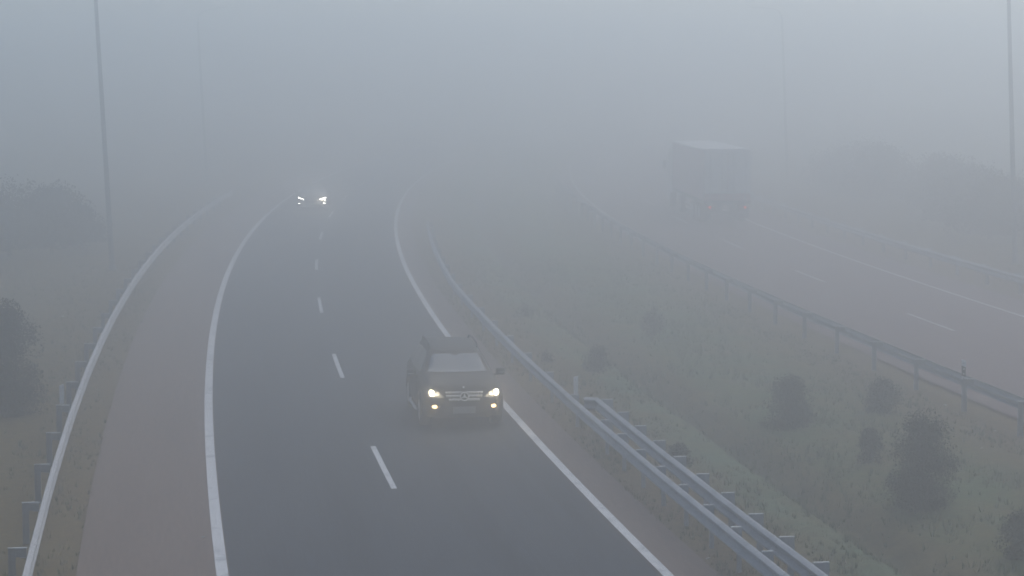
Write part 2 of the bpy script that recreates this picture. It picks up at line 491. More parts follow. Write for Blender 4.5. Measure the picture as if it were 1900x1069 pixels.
def guard_rail(label, cur, off, side, s0, s1, posts, joint0, joint_pitch=4.0, terminal=False, ztop=0.755, drift=(0, 0), arm=1.0):
    """side: +1 the traffic is towards growing offset, -1 towards falling offset; off: offset of the beam's top edge"""
    base = cur.p(s0, off, 0)
    t = thing('guard_rail', label, 'guard rail', base)
    zc = ztop - 0.156

    def off_at(s):
        return off + drift[1] * max(0.0, s - drift[0])

    def fr(s):
        th = cur.heading(s)
        nrm = Vector((math.cos(th), -math.sin(th), 0)) * side
        return cur.p(s, off_at(s), zc) - base, nrm
    mb, joints = MB(), []
    j = joint0
    while j > s0: j -= joint_pitch
    first = True
    k = 0
    while j < s1:
        a, b = max(j, s0), min(j + joint_pitch + 0.32, s1)
        if b - a > 0.4:
            n = max(2, int((b - a) / 1.3) + 1)
            beam(mb, fr, list(np.linspace(a, b, n)), lift=0.004 * (k % 2))
            if a > s0 + 0.2: joints.append(a + 0.31)
        j += joint_pitch; k += 1
    if terminal:
        # end of the doubled rail: the beam bends back towards the first rail
        p0, nrm = fr(s1)
        th = cur.heading(s1)
        fwd = Vector((math.sin(th), math.cos(th), 0))

        def fr2(u):
            if u < 0.3:
                d = nrm
                return p0 + fwd * u, nrm
            q = p0 + fwd * (0.3 + (u - 0.3) * 0.25) + nrm * (u - 0.3) * 0.95
            return q, (nrm * 0.25 - fwd * 0.95).normalized() * -1 if False else (nrm * 0.35 - fwd * 0.9).normalized()
        beam(mb, fr2, [0.0, 0.15, 0.3, 0.45, 0.62])
    bo_ = mb.build('beam', M['steel'], t, smooth=True)
    sp0 = None
    for a in joints:
        th = cur.heading(a)
        if sp0 is None:
            sb = MB()
            beam(sb, lambda u: (Vector((0, u, 0)), Vector((1, 0, 0))), [-0.009, 0.009], lift=0.0075)
            sp0 = q = sb.build('splice', M['bolt'], bo_)
        else:
            q = dup(sp0, bo_)
        q.location = cur.p(a, off_at(a), zc) - base
        q.rotation_euler = (0, 0, -th + (0 if side > 0 else math.pi))
    # one post, then copies
    pm = MB()
    # C channel open towards the camera side: web and two flanges; x = away from traffic, y = along
    pm.box((-0.29, 0.034, zc / 2 + 0.05), (0.12, 0.006, zc + 0.21))
    pm.box((-0.347, 0.0, zc / 2 + 0.05), (0.006, 0.062, zc + 0.21))
    pm.box((-0.233, 0.0, zc / 2 + 0.05), (0.006, 0.062, zc + 0.21))
    sm = MB()
    sm.box((-0.145, 0.020, zc + 0.075), (0.17, 0.006, 0.14))
    sm.box((-0.145, -0.012, zc + 0.148), (0.17, 0.058, 0.006))
    sm.box((-0.056, 0.0, zc + 0.04), (0.008, 0.07, 0.20))
    sm.box((-0.11, -0.012, zc + 0.002), (0.10, 0.058, 0.006))
    cm = MB()
    cm.box((-0.20, 0.0, zc + 0.163), (0.31, 0.05, 0.012))
    bm_ = MB()
    bm_.lathe([(0.0, 0.016), (0.012, 0.016), (0.018, 0.010)], 'x', (0.004, 0, zc), 8)
    proto = None
    for s in posts:
        th = cur.heading(s)
        if proto is None:
            p = pm.build('post', M['post_steel'], t)
            sp = sm.build('spacer', M['post_steel'], p)
            cp = cm.build('post_cap', M['cap_steel'], p)
            bo = bm_.build('bolt', M['bolt'], p)
            proto = (p, sp, cp, bo)
        else:
            p = dup(proto[0], t)
            for c in proto[1:]:
                dup(c, p)
        q = cur.p(s, off_at(s), 0) - base
        p.location = q
        # local +x must point towards the traffic
        p.rotation_euler = (0, 0, -th + (0 if side > 0 else math.pi))
        p.scale = (arm * (1 + random.uniform(-.03, .03)), 1, 1 + random.uniform(-.006, .004))
    return t


def post_s(cur, pts, z=0.75):
    return [cur.so(at(x, y, z))[0] for (x, y) in pts]


# left rail: post tops in the photograph at these rows
rows = [(33, 1018), (57, 932), (80, 861), (100, 800), (122, 750), (143, 705), (155, 668), (170, 637), (183, 606), (194, 582)]
sl = post_s(A, rows)
pl = (sl[-1] - sl[0]) / 9
posts_left = [sl[0] + pl * k for k in range(-4, 27)]
guard_rail('long grey steel guard rail on the left, beside the reddish hard shoulder', A, -6.80, +1, sl[0] - pl * 4.5, sl[0] + pl * 27, posts_left, sl[0] + 0.1)
# rail on the near edge of the median
sm_ = post_s(A, [(978, 658), (1014, 693), (1065, 734), (1115, 780)])
near0 = sm_[3]
posts_m1 = [near0 + 4 * k for k in range(0, 17)] + [near0 - 2 * k for k in range(1, 14)]
guard_rail('grey guard rail along the inner shoulder right of the dark car', A, 4.74, -1, near0 - 26.5, near0 + 66, posts_m1, near0 + 0.1, drift=(84, 0.016), arm=0.62)
# doubled rail behind it
s_end = A.so(at(1104, 742, 0.75))[0]
s_tick = A.so(at(1120, 742, 0.75))[0]
posts_m2 = [s_tick - 2 * k for k in range(0, 14)]
guard_rail('shorter second guard rail right behind the first, ending in a bent back tip', A, 5.31, -1, s_tick - 26.5, s_end + 0.05, posts_m2, s_tick - 8.1, terminal=True, arm=0.85)
# rail on the far edge of the median, seen from behind
mr = post_s(B, [(1802, 704), (1709.7, 668), (1623.6, 634.7), (1554.6, 605), (1495, 578), (1442, 555.6), (1396.7, 534.6), (1353, 515), (1313.8, 498), (1278, 484.5)])
pm_ = (mr[-1] - mr[0]) / 9
posts_mr = [mr[0] + pm_ * k for k in range(-5, 28)]
guard_rail('guard rail across the median seen from behind, with its posts in front', B, -5.02, +1, mr[0] - pm_ * 5.5, mr[0] + pm_ * 28, posts_mr, mr[0] + 0.1)
# rail on the far side of the opposite carriageway
posts_fr = [mr[0] + 4 * k for k in range(-4, 28)]
guard_rail('faint guard rail on the far right edge of the opposite carriageway', B, 5.72, -1, mr[0] - 18, mr[0] + 110, posts_fr, mr[0] + 1.5)


# ------------------------------------------------------------------ delineator posts on the rails
def delineator(label, pos, heading, front):
    """slim post with a triangular section and a slanted top; front: black band and reflectors face the camera"""
    t = thing('delineator_post', label, 'delineator post', pos, heading)
    h, w, d = 0.50, 0.115, 0.09
    top = 0.045
    sgn = 1 if front else -1
    b = MB()
    # triangular section: flat face towards -y, ridge at +y
    def sec(z0, z1, zz):
        return [(-w / 2 * zz, -0.02, z0), (w / 2 * zz, -0.02, z1), (w * 0.12 * zz, d - 0.02, (z0 + z1) / 2), (-w * 0.12 * zz, d - 0.02, (z0 + z1) / 2)]
    lo = sec(0, 0, 0.86); mid = sec(0.30, 0.30, 0.93); hi = sec(h - (0 if front else top), h - (top if front else 0), 1.0) if False else sec(h, h - top, 1.0)
    vs = lo + mid + hi
    fs = [(3, 2, 1, 0), (8, 9, 10, 11)]
    for i in range(2):
        for k in range(4):
            fs.append((i * 4 + k, i * 4 + (k + 1) % 4, (i + 1) * 4 + (k + 1) % 4, (i + 1) * 4 + k))
    b.add(vs, fs)
    b.build('post_body', M['bright_plastic' if front else 'white_plastic'], t)
    if front:
        bb = MB()
        bb.prism([(-0.050, 0.10), (0.051, 0.055), (0.055, 0.30), (-0.055, 0.345)], 'y', -0.026, -0.021)
        band = bb.build('black_band', M['black_plastic'], t)
        for z in (0.135, 0.258):
            rf = MB()
            rf.lathe([(-0.034, 0.020), (-0.026, 0.022)], 'y', (0.004, 0, z), 14)
            rf.build('reflector', M['reflector'], t)
        for z in (0.405, 0.03):
            sm2 = MB()
            sm2.lathe([(-0.026, 0.014), (-0.021, 0.014)], 'y', (0.004, 0, z), 12)
            sm2.build('fixing', M['bolt'], t)
    return t


def rail_top(cur, off, side, s, back=0.28, z=0.757):
    th = cur.heading(s)
    return cur.p(s, off - side * back, z)


k_ = 4
delineator('plain pale back of a delineator post, mounted on the left guard rail', rail_top(A, -6.80, 1, sl[4], 0.24) + Vector((0, 0.0, 0.0)), 0.12, False).scale = (-1, 1, 0.92)
delineator('plain pale back of a delineator post, mounted on the rail nearest the dark car', rail_top(A, 4.74, -1, sm_[2], 0.12), 0.05, False).scale = (-1, 1, 0.92)
delineator('black and white delineator post with reflectors on the rail across the median', rail_top(B, -5.02, 1, mr[0], 0.33), 0.0, True)


# ------------------------------------------------------------------ lamp masts
def mast(label, pos, arm):
    t = thing('lamp_mast', label, 'lamp post', pos)
    t.rotation_euler = (0, R(-2.6), 0)
    b = MB()
    b.tube([(0, 0, -0.1), (0, 0, 1.2), (0, 0, 6), (0, 0, 11.6)], [0.115, 0.11, 0.095, 0.075], 14)
    b.tube([(0, 0, 11.55), (0.12 * arm, 0, 12.0), (0.5 * arm, 0, 12.25), (1.5 * arm, 0, 12.4)], [0.05, 0.045, 0.04, 0.035], 10)
    b.build('pole', M['mast_steel'], t, smooth=True)
    c = MB(); c.box((0, 0, 0.03), (0.36, 0.36, 0.06), bevel=0.01); c.lathe([(0.06, 0.15), (0.20, 0.125)], 'z', (0, 0, 0), 14)
    c.build('base_plate', M['mast_steel'], t)
    d = MB(); d.box((0, -0.113, 0.85), (0.10, 0.02, 0.40), bevel=0.006)
    d.build('hatch', M['mast_steel'], t)
    h = MB(); h.box((1.75 * arm, 0, 12.42), (0.7, 0.26, 0.11), bevel=0.04)
    h.build('lamp_head', M['mast_steel'], t)
    return t


def on_pole(px, py, Y):
    """ground place under a mast that passes the pixel (px, py) at depth Y, allowing for its lean"""
    v = (py - H_PX / 2) / F_PX
    z = CAM_H + Y * (-math.sin(PITCH) - v * math.cos(PITCH)) / (math.cos(PITCH) - v * math.sin(PITCH))
    x = (px - W_PX / 2) / F_PX * Y / (math.cos(PITCH) - v * math.sin(PITCH))
    return Vector((x + math.tan(R(2.6)) * z, Y, 0.0))


def grounded(p, dz=0.0):
    s, o = A.so(p)
    return Vector((p.x, p.y, ground_z(o, s) + dz))


mast('tall thin lamp mast nearest on the left, behind the guard rail', grounded(on_pole(190, 200, 96)), 1)
mast('fainter second lamp mast on the left, almost lost in the fog', grounded(on_pole(376, 200, 166)), 1)
mast('tall thin lamp mast at the right edge, beyond the opposite carriageway', grounded(on_pole(1876, 190, 97)), -1)
mast('fainter lamp mast beyond the lorry, almost lost in the fog', grounded(on_pole(1456, 190, 166)), -1)


# ------------------------------------------------------------------ vegetation
def leaf_cloud(n, height, radius, leaf, prof, clumps, seed):
    """many small leaf quads spread in clumps through a crown's volume; prof(h) = relative radius at relative height h"""
    g = np.random.default_rng(seed)
    hc = g.random(clumps) ** (1.9 if prof is cone else 0.95)
    ang = g.random(clumps) * 2 * np.pi
    rc = np.sqrt(g.random(clumps)) * np.array([prof(h) for h in hc]) * radius
    cen = np.stack([rc * np.cos(ang), rc * np.sin(ang), hc * height], 1)
    csz = radius * g.uniform(0.16, 0.34, clumps)
    pick = g.integers(0, clumps, n)
    dv = g.normal(0, 1, (n, 3)); dl = np.linalg.norm(dv, axis=1)[:, None]; dv *= np.minimum(dl, 1.9) / dl
    off = dv * csz[pick][:, None] * np.array([1, 1, 0.8])
    p = cen[pick] + off
    p[:, 2] = np.abs(p[:, 2]) + 0.02
    a = g.normal(0, 1, (n, 3)); a /= np.linalg.norm(a, axis=1)[:, None]
    b = g.normal(0, 1, (n, 3)); b -= (a * b).sum(1)[:, None] * a; b /= np.linalg.norm(b, axis=1)[:, None]
    l = leaf * g.uniform(0.6, 1.5, n)[:, None]
    w = l * g.uniform(0.35, 0.6, n)[:, None]
    v = np.stack([p - a * l, p + b * w, p + a * l, p - b * w], 1).reshape(-1, 3)
    return v, cen


def quads_object(name, v, mats, parent=None, mi=None, tri=False):
    k = 3 if tri else 4
    n = len(v) // k
    me = bpy.data.meshes.new(name)
    me.vertices.add(len(v)); me.vertices.foreach_set('co', v.astype(np.float32).ravel())
    me.loops.add(len(v)); me.loops.foreach_set('vertex_index', np.arange(len(v), dtype=np.int32))
    me.polygons.add(n)
    me.polygons.foreach_set('loop_start', np.arange(0, len(v), k, dtype=np.int32))
    for m_ in mats: me.materials.append(m_)
    if mi is not None: me.polygons.foreach_set('material_index', mi.astype(np.int32))
    me.update(calc_edges=True)
    o = bpy.data.objects.new(name, me)
    COL.objects.link(o)
    if parent: o.parent = parent
    return o


def plant(name, label, cat, pos, height, radius, n, leaf, prof, clumps, seed, mats, group=None, stem=0.04, crown='foliage', lift=0.0):
    t = thing(name, label, cat, pos, 0, group)
    v, cen = leaf_cloud(n, height - lift, radius, leaf, prof, clumps, seed)
    v[:, 2] += lift
    g = np.random.default_rng(seed + 99)
    mi = (g.random(n) > 0.6).astype(int) if len(mats) > 1 else np.zeros(n, int)
    quads_object(crown, v, mats, t, mi)
    b = MB()
    b.tube([(0, 0, -0.08), (0.02 * height, 0, height * 0.3), (0, 0.02 * height, height * 0.7), (0, 0, height * 0.9)], [stem, stem * 0.8, stem * 0.5, stem * 0.2], 7)
    for i in range(min(14, len(cen))):
        c = cen[i] + np.array([0, 0, lift])
        z0 = c[2] * 0.45
        b.tube([(0, 0, z0), (c[0] * 0.55, c[1] * 0.55, z0 + (c[2] - z0) * 0.6), tuple(c)], [stem * 0.45, stem * 0.3, stem * 0.12], 5)
    b.build('trunk' if crown == 'crown' else 'stem', M['bark'], t, smooth=True)
    return t


def egg(h): return max(0.12, math.sin(math.pi * min(1, 0.16 + 0.84 * h)) ** 0.7)
def cone(h): return max(0.10, (1.0 - h) ** 0.65 if h > 0.12 else 0.9)
def dome(h): return max(0.1, math.sqrt(max(0, 1 - h * h)))


def bush(px, base_y, w_px, h_px, label, prof, n, mats, name='shrub', seed=1, leaf=0.025):
    p = at(px, base_y)
    s, o = A.so(p)
    p = grounded(p)
    # the base sits a little lower in the ditch: keep the pixel, move along the view line
    q = at(px, base_y, p.z); p = Vector((q.x, q.y, p.z - 0.03))
    k = p.y / F_PX
    return plant(name, label, 'bush', p, h_px * k * 1.0, w_px * k / 2, n, leaf, prof, 80, seed, mats, stem=0.03)  # several dozen clumps each


LV = [M['leaf'], M['leaf2']]
bush(1709, 945, 112, 168, 'largest dark round shrub in the median, at lower right', lambda h: egg(h * 0.92), 26000, LV, seed=11, leaf=0.021)
bush(1464, 792, 92, 88, 'dark cone shaped shrub in the median grass, second largest', cone, 11000, LV, seed=12)
bush(1637, 766, 62, 56, 'small rounded shrub above the largest one, close to the far rail', egg, 6000, LV, seed=13)
bush(1614, 862, 46, 64, 'thin see-through shrub just left of the largest dark one', egg, 2600, LV, seed=14)
bush(1110, 688, 52, 40, 'low dark shrub on the grass behind the first guard rail, above the pale post', dome, 2400, LV, seed=15)
bush(975, 588, 38, 20, 'low tuft of shrub behind the guard rail, farthest up the median', dome, 500, LV, seed=16)
bush(1213, 624, 42, 52, 'faint grey shrub in the middle of the median, far from the rails', egg, 1800, LV, seed=17)
bush(1258, 862, 46, 36, 'small dark shrub peeping over the doubled guard rail', dome, 1800, LV, seed=18)
bush(1893, 1035, 74, 84, 'dark shrub cut off by the right edge of the picture', egg, 4500, LV, seed=19)
bush(1015, 672, 26, 20, 'tiny shrub close behind the guard rail beside the dark car', dome, 350, LV, seed=20)
bush(14, 772, 120, 200, 'dark overgrown shrub at the left edge, outside the left rail', egg, 20000, [M['wood_leaf'], M['leaf2']], seed=21, leaf=0.032)

# hazy trees on the left
for i, (px, by, w, h) in enumerate([(18, 480, 160, 122), (96, 474, 140, 112), (-64, 490, 170, 140), (152, 462, 80, 70)]):
    p = grounded(at(px, by)); k = p.y / F_PX
    plant('tree', 'dark hazy tree in the dim clump left of the left lamp mast', 'tree', p, h * k, w * k / 2, 7500, 0.07, egg, 44, 40 + i,
          [M['wood_leaf'], M['leaf']], 'hazy trees on the left', stem=0.10, crown='crown', lift=0.3)
# hazy treeline on the right
gr = np.random.default_rng(5)
for i in range(19):
    s = 76 + i * 4.6 + gr.uniform(-1, 1)
    off = 32.5 + gr.uniform(-0.8, 3.2) + (2.5 if s < 95 else 0)
    p = grounded(A.p(s, off))
    hgt = gr.uniform(2.1, 2.9)
    plant('tree', 'dark hazy tree in the dim treeline beyond the far right rail', 'tree', p, hgt, gr.uniform(1.7, 2.5), 6500, 0.075, egg, 44, 70 + i,
          [M['wood_leaf'], M['leaf']], 'hazy treeline beyond the far rail', stem=0.12, crown='crown', lift=0.2)


def grass():
    g = np.random.default_rng(21)
    bands = [(5.0, 14.0, 30, 105, 15000), (-14.5, -6.7, 30, 100, 8000), (4.5, 5.2, 30, 90, 1500), (-6.75, -6.1, 30, 90, 700), (13.6, 14.6, 40, 100, 1600), (26.6, 31, 60, 120, 2500)]
    V, MI = [], []
    for (o0, o1, s0, s1, n) in bands:
        s = s0 + (s1 - s0) * g.random(n) ** 1.5
        o = g.uniform(o0, o1, n)
        # thin out in patches
        keep = (np.sin(s * 0.9 + 1.3 * o) + np.sin(s * 0.37 - o * 1.1) + np.sin(o * 2.3 + s * 0.11) + g.normal(0, 1.1, n)) > -0.5
        s, o = s[keep], o[keep]
        for si, oi in zip(s, o):
            P = A.p(si, oi, ground_z(oi, si) - 0.02)
            nb = 6
            hh = g.uniform(0.05, 0.17) * (1.25 if oi > 8 and oi < 13 else 1)
            dry = g.random() < (0.30 if (oi < 7 or oi > 13) else 0.08)
            for _ in range(nb):
                a = g.uniform(0, 6.28); r = g.uniform(0, 0.06)
                bx, by = P.x + r * math.cos(a), P.y + r * math.sin(a)
                w = g.uniform(0.006, 0.013); c, d = math.cos(a + 1.57) * w, math.sin(a + 1.57) * w
                lean = g.uniform(0.1, 0.8) * hh
                V.append((bx - c, by - d, P.z)); V.append((bx + c, by + d, P.z))
                V.append((bx + math.cos(a) * lean, by + math.sin(a) * lean, P.z + hh * g.uniform(0.7, 1.1)))
                MI.append(1 if dry else 0)
    o = quads_object('grass', np.array(V), [M['grass'], M['dry']], None, np.array(MI), tri=True)
    o['kind'] = 'stuff'
    o['label'] = 'rough short grass with dry tufts on the verges and median'
    o['category'] = 'grass'


grass()


# scraps of litter
def scrap(px, py, size, label, seed):
    g = np.random.default_rng(seed)
    p = at(px, py); s, o = A.so(p); z = 0.0 if -6.1 < o < 4.5 else ground_z(o, s)
    p = at(px, py, z + 0.005)
    n = 7
    vs = [(0, 0, size * 0.35)]
    for k in range(n):
        a = 2 * math.pi * k / n
        r = size * g.uniform(0.35, 0.75)
        vs.append((r * math.cos(a), r * 0.8 * math.sin(a), g.uniform(0.0, 0.35) * size))
    for k in range(n):
        vs.append((vs[1 + k][0] * 0.8, vs[1 + k][1] * 0.8, 0.0))
    fs = [(0, 1 + k, 1 + (k + 1) % n) for k in range(n)] + [(1 + k, 1 + n + k, 1 + n + (k + 1) % n, 1 + (k + 1) % n) for k in range(n)] + [tuple(range(1 + n, 1 + 2 * n))[::-1]]
    b = MB(); b.add(vs, fs)
    o = b.build('litter_scrap', M['scrap'], None, loc=p)
    tag(o, label, 'litter', 'pale scraps of litter on the verges')


scrap(1314, 1037, 0.07, 'pale scrap of litter on the ground below the first guard rail', 1)
scrap(1754, 752, 0.10, 'pale scrap of litter left of the black and white delineator', 2)
scrap(1822, 832, 0.07, 'pale scrap of litter on the grass right of the largest shrub', 3)
scrap(1846, 800, 0.06, 'small pale scrap of litter on the bank below the far rail', 4)
scrap(376, 997, 0.06, 'pale scrap of litter on the hard shoulder by the white line', 5)
scrap(1285, 997, 0.05, 'tiny pale scrap of litter among dry grass beside a rail post', 6)
scrap(116, 588, 0.12, 'pale scrap of litter on the dim grass far left of the left rail', 7)


# ------------------------------------------------------------------ vehicles
def loft_body(stations, name, mat, parent, cuts, sub=2):
    """car shell lofted through cross-sections: (y, half width, z bottom, z belt, z top, half width of top)"""
    rings = []
    for (y, w, zb, zs, zr, wr) in stations:
        m1 = zb + (zs - zb) * 0.45
        half = [(0, zb), (w * 0.86, zb), (w * 0.985, zb + (zs - zb) * 0.12), (w, m1), (w * 0.992, zs - (zs - zb) * 0.10), (w * 0.955, zs),
                (w * 0.93 + (wr - w * 0.93) * 0.48, zs + (zr - zs) * 0.5), (wr, zr - (zr - zs) * 0.09), (wr * 0.86, zr - (zr - zs) * 0.02), (wr * 0.45, zr), (0, zr)]
        ring = [(x, y, z) for x, z in half] + [(-x, y, z) for x, z in half[-2:0:-1]]
        rings.append(ring)
    n = len(rings[0])
    vs = [p for r in rings for p in r]
    fs = []
    for i in range(len(rings) - 1):
        for k in range(n):
            fs.append((i * n + k, i * n + (k + 1) % n, (i + 1) * n + (k + 1) % n, (i + 1) * n + k))

    def cap(base):
        h = n // 2
        q = []
        for k in range(h):
            a, b = k, k + 1
            c, d = (n - k - 1) % n, (n - k) % n
            idx = [a, b, c, d]
            u = []
            for t in idx:
                if t not in u: u.append(t)
            if len(u) >= 3: q.append([base + t for t in u])
        return q
    fs += cap(0) + cap((len(rings) - 1) * n)
    me = bpy.data.meshes.new(name)
    me.from_pydata(vs, [], fs)
    bm = bmesh.new(); bm.from_mesh(me)
    bmesh.ops.recalc_face_normals(bm, faces=bm.faces)
    bm.to_mesh(me); bm.free()
    o = bpy.data.objects.new(name, me)
    COL.objects.link(o)
    ms = o.modifiers.new('s', 'SUBSURF'); ms.levels = sub; ms.render_levels = sub
    dg = bpy.context.evaluated_depsgraph_get(); dg.update()
    m2 = bpy.data.meshes.new_from_object(o.evaluated_get(dg))
    o.modifiers.clear(); o.data = m2
    full = BVHTree.FromPolygons([v.co.copy() for v in m2.vertices], [tuple(p.vertices) for p in m2.polygons])
    tmp = []
    for (y, z, r, hw) in cuts:
        for sx in (-1, 1):
            c = MB(); c.lathe([(-0.20, r), (0.20, r)], 'x', (sx * hw, y, z), 40)
            oc = c.build('cutter', M['trim'])
            mo = o.modifiers.new('b', 'BOOLEAN'); mo.operation = 'DIFFERENCE'; mo.object = oc; mo.solver = 'EXACT'
            tmp.append(oc)
    dg = bpy.context.evaluated_depsgraph_get(); dg.update()
    m3 = bpy.data.meshes.new_from_object(o.evaluated_get(dg))
    o.modifiers.clear(); o.data = m3
    for oc in tmp:
        me_ = oc.data; bpy.data.objects.remove(oc); bpy.data.meshes.remove(me_)
    m3.materials.clear(); m3.materials.append(mat)
    m3.shade_smooth(); m3.set_sharp_from_angle(angle=R(40))
    o.parent = parent
    return o, full


def patch(bvh, outline, axis, name, mat, parent, off=0.006, rings=4, per=5, bulge=0.0, side=1, mat2=None):
    """a panel that follows the body shell: outline in the view along axis, cast on to the shell"""
    pts = []
    n = len(outline)
    for i in range(n):
        a, b = outline[i], outline[(i + 1) % n]
        for k in range(per):
            t = k / per
            pts.append((a[0] + (b[0] - a[0]) * t, a[1] + (b[1] - a[1]) * t))
    cx = sum(p[0] for p in pts) / len(pts); cy = sum(p[1] for p in pts) / len(pts)

    def cast(p):
        if axis == 'front': o_, d_ = Vector((p[0], 6, p[1])), Vector((0, -1, 0))
        elif axis == 'rear': o_, d_ = Vector((p[0], -6, p[1])), Vector((0, 1, 0))
        elif axis == 'side': o_, d_ = Vector((4 * side, p[0], p[1])), Vector((-side, 0, 0))
        else: o_, d_ = Vector((p[0], p[1], 5)), Vector((0, 0, -1))
        h = bvh.ray_cast(o_, d_)
        if h[0] is None:
            q = bvh.find_nearest(o_ + d_ * 4)
            return q[0], q[1]
        return h[0], h[1]
    vs, fs = [], []
    m = len(pts)
    hit0 = [cast(p) for p in pts]
    for (q, nn) in hit0: vs.append(q - nn * 0.02)
    for r in range(rings):
        t = 1 - r / rings
        for p in pts:
            q, nn = cast((cx + (p[0] - cx) * t, cy + (p[1] - cy) * t))
            vs.append(q + nn * (off + bulge * (1 - t * t)))
    q, nn = cast((cx, cy)); vs.append(q + nn * (off + bulge))
    for r in range(rings):
        for k in range(m):
            fs.append((r * m + k, r * m + (k + 1) % m, (r + 1) * m + (k + 1) % m, (r + 1) * m + k))
    for k in range(m):
        fs.append((rings * m + k, rings * m + (k + 1) % m, (rings + 1) * m))
    b = MB(); b.add(vs, fs)
    return b.build(name, mat, parent, smooth=True)


def wheel(parent, x, y, r, w, side, spokes=5):
    t = MB()
    prof = [(-w / 2 + 0.02, r * 0.66), (-w / 2, r * 0.75), (-w / 2, r * 0.92), (-w / 2 + 0.03, r), (w / 2 - 0.03, r), (w / 2, r * 0.92), (w / 2, r * 0.75), (w / 2 - 0.02, r * 0.66)]
    t.lathe(prof, 'x', (0, 0, 0), 36)
    o = bpy.data.objects.new('wheel', None); COL.objects.link(o); o.parent = parent; o.location = (x, y, r); o.empty_display_size = 0.1
    t.build('tyre', M['tyre'], o, smooth=True)
    rm = MB()
    xo = side * (w / 2)
    rm.lathe([(xo - side * 0.05, r * 0.66), (xo - side * 0.004, r * 0.665), (xo - side * 0.004, r * 0.61), (xo - side * 0.03, r * 0.60), (xo - side * 0.05, r * 0.5)], 'x', (0, 0, 0), 36)
    rm.lathe([(xo - side * 0.02, r * 0.20), (xo + side * 0.004, r * 0.17), (xo + side * 0.008, r * 0.10)], 'x', (0, 0, 0), 20)
    for k in range(spokes):
        a = 2 * math.pi * k / spokes
        q = Matrix.Rotation(a, 3, 'X')
        rm.box(q @ Vector((xo - side * 0.012, 0, r * 0.38)), (0.03, r * 0.17, r * 0.50), rot=q)
    rm.build('rim', M['silver'], o, smooth=True)
    return o


def ellipse(cx, cz, a, b, n=12, rot=0.0):
    return [(cx + a * math.cos(2 * math.pi * k / n) * math.cos(rot) - b * math.sin(2 * math.pi * k / n) * math.sin(rot),
             cz + a * math.cos(2 * math.pi * k / n) * math.sin(rot) + b * math.sin(2 * math.pi * k / n) * math.cos(rot)) for k in range(n)]


def lamp(name, parent, loc, power, col, rad=0.04, kind='SPOT'):
    l = bpy.data.lights.new(name, kind)
    if kind == 'SPOT':
        l.spot_size = R(130); l.spot_blend = 1.0
    l.energy = power; l.color = col; l.shadow_soft_size = rad
    o = bpy.data.objects.new(name, l); COL.objects.link(o); o.parent = parent; o.location = loc
    o.rotation_euler = (R(84), 0, 0)
    return o


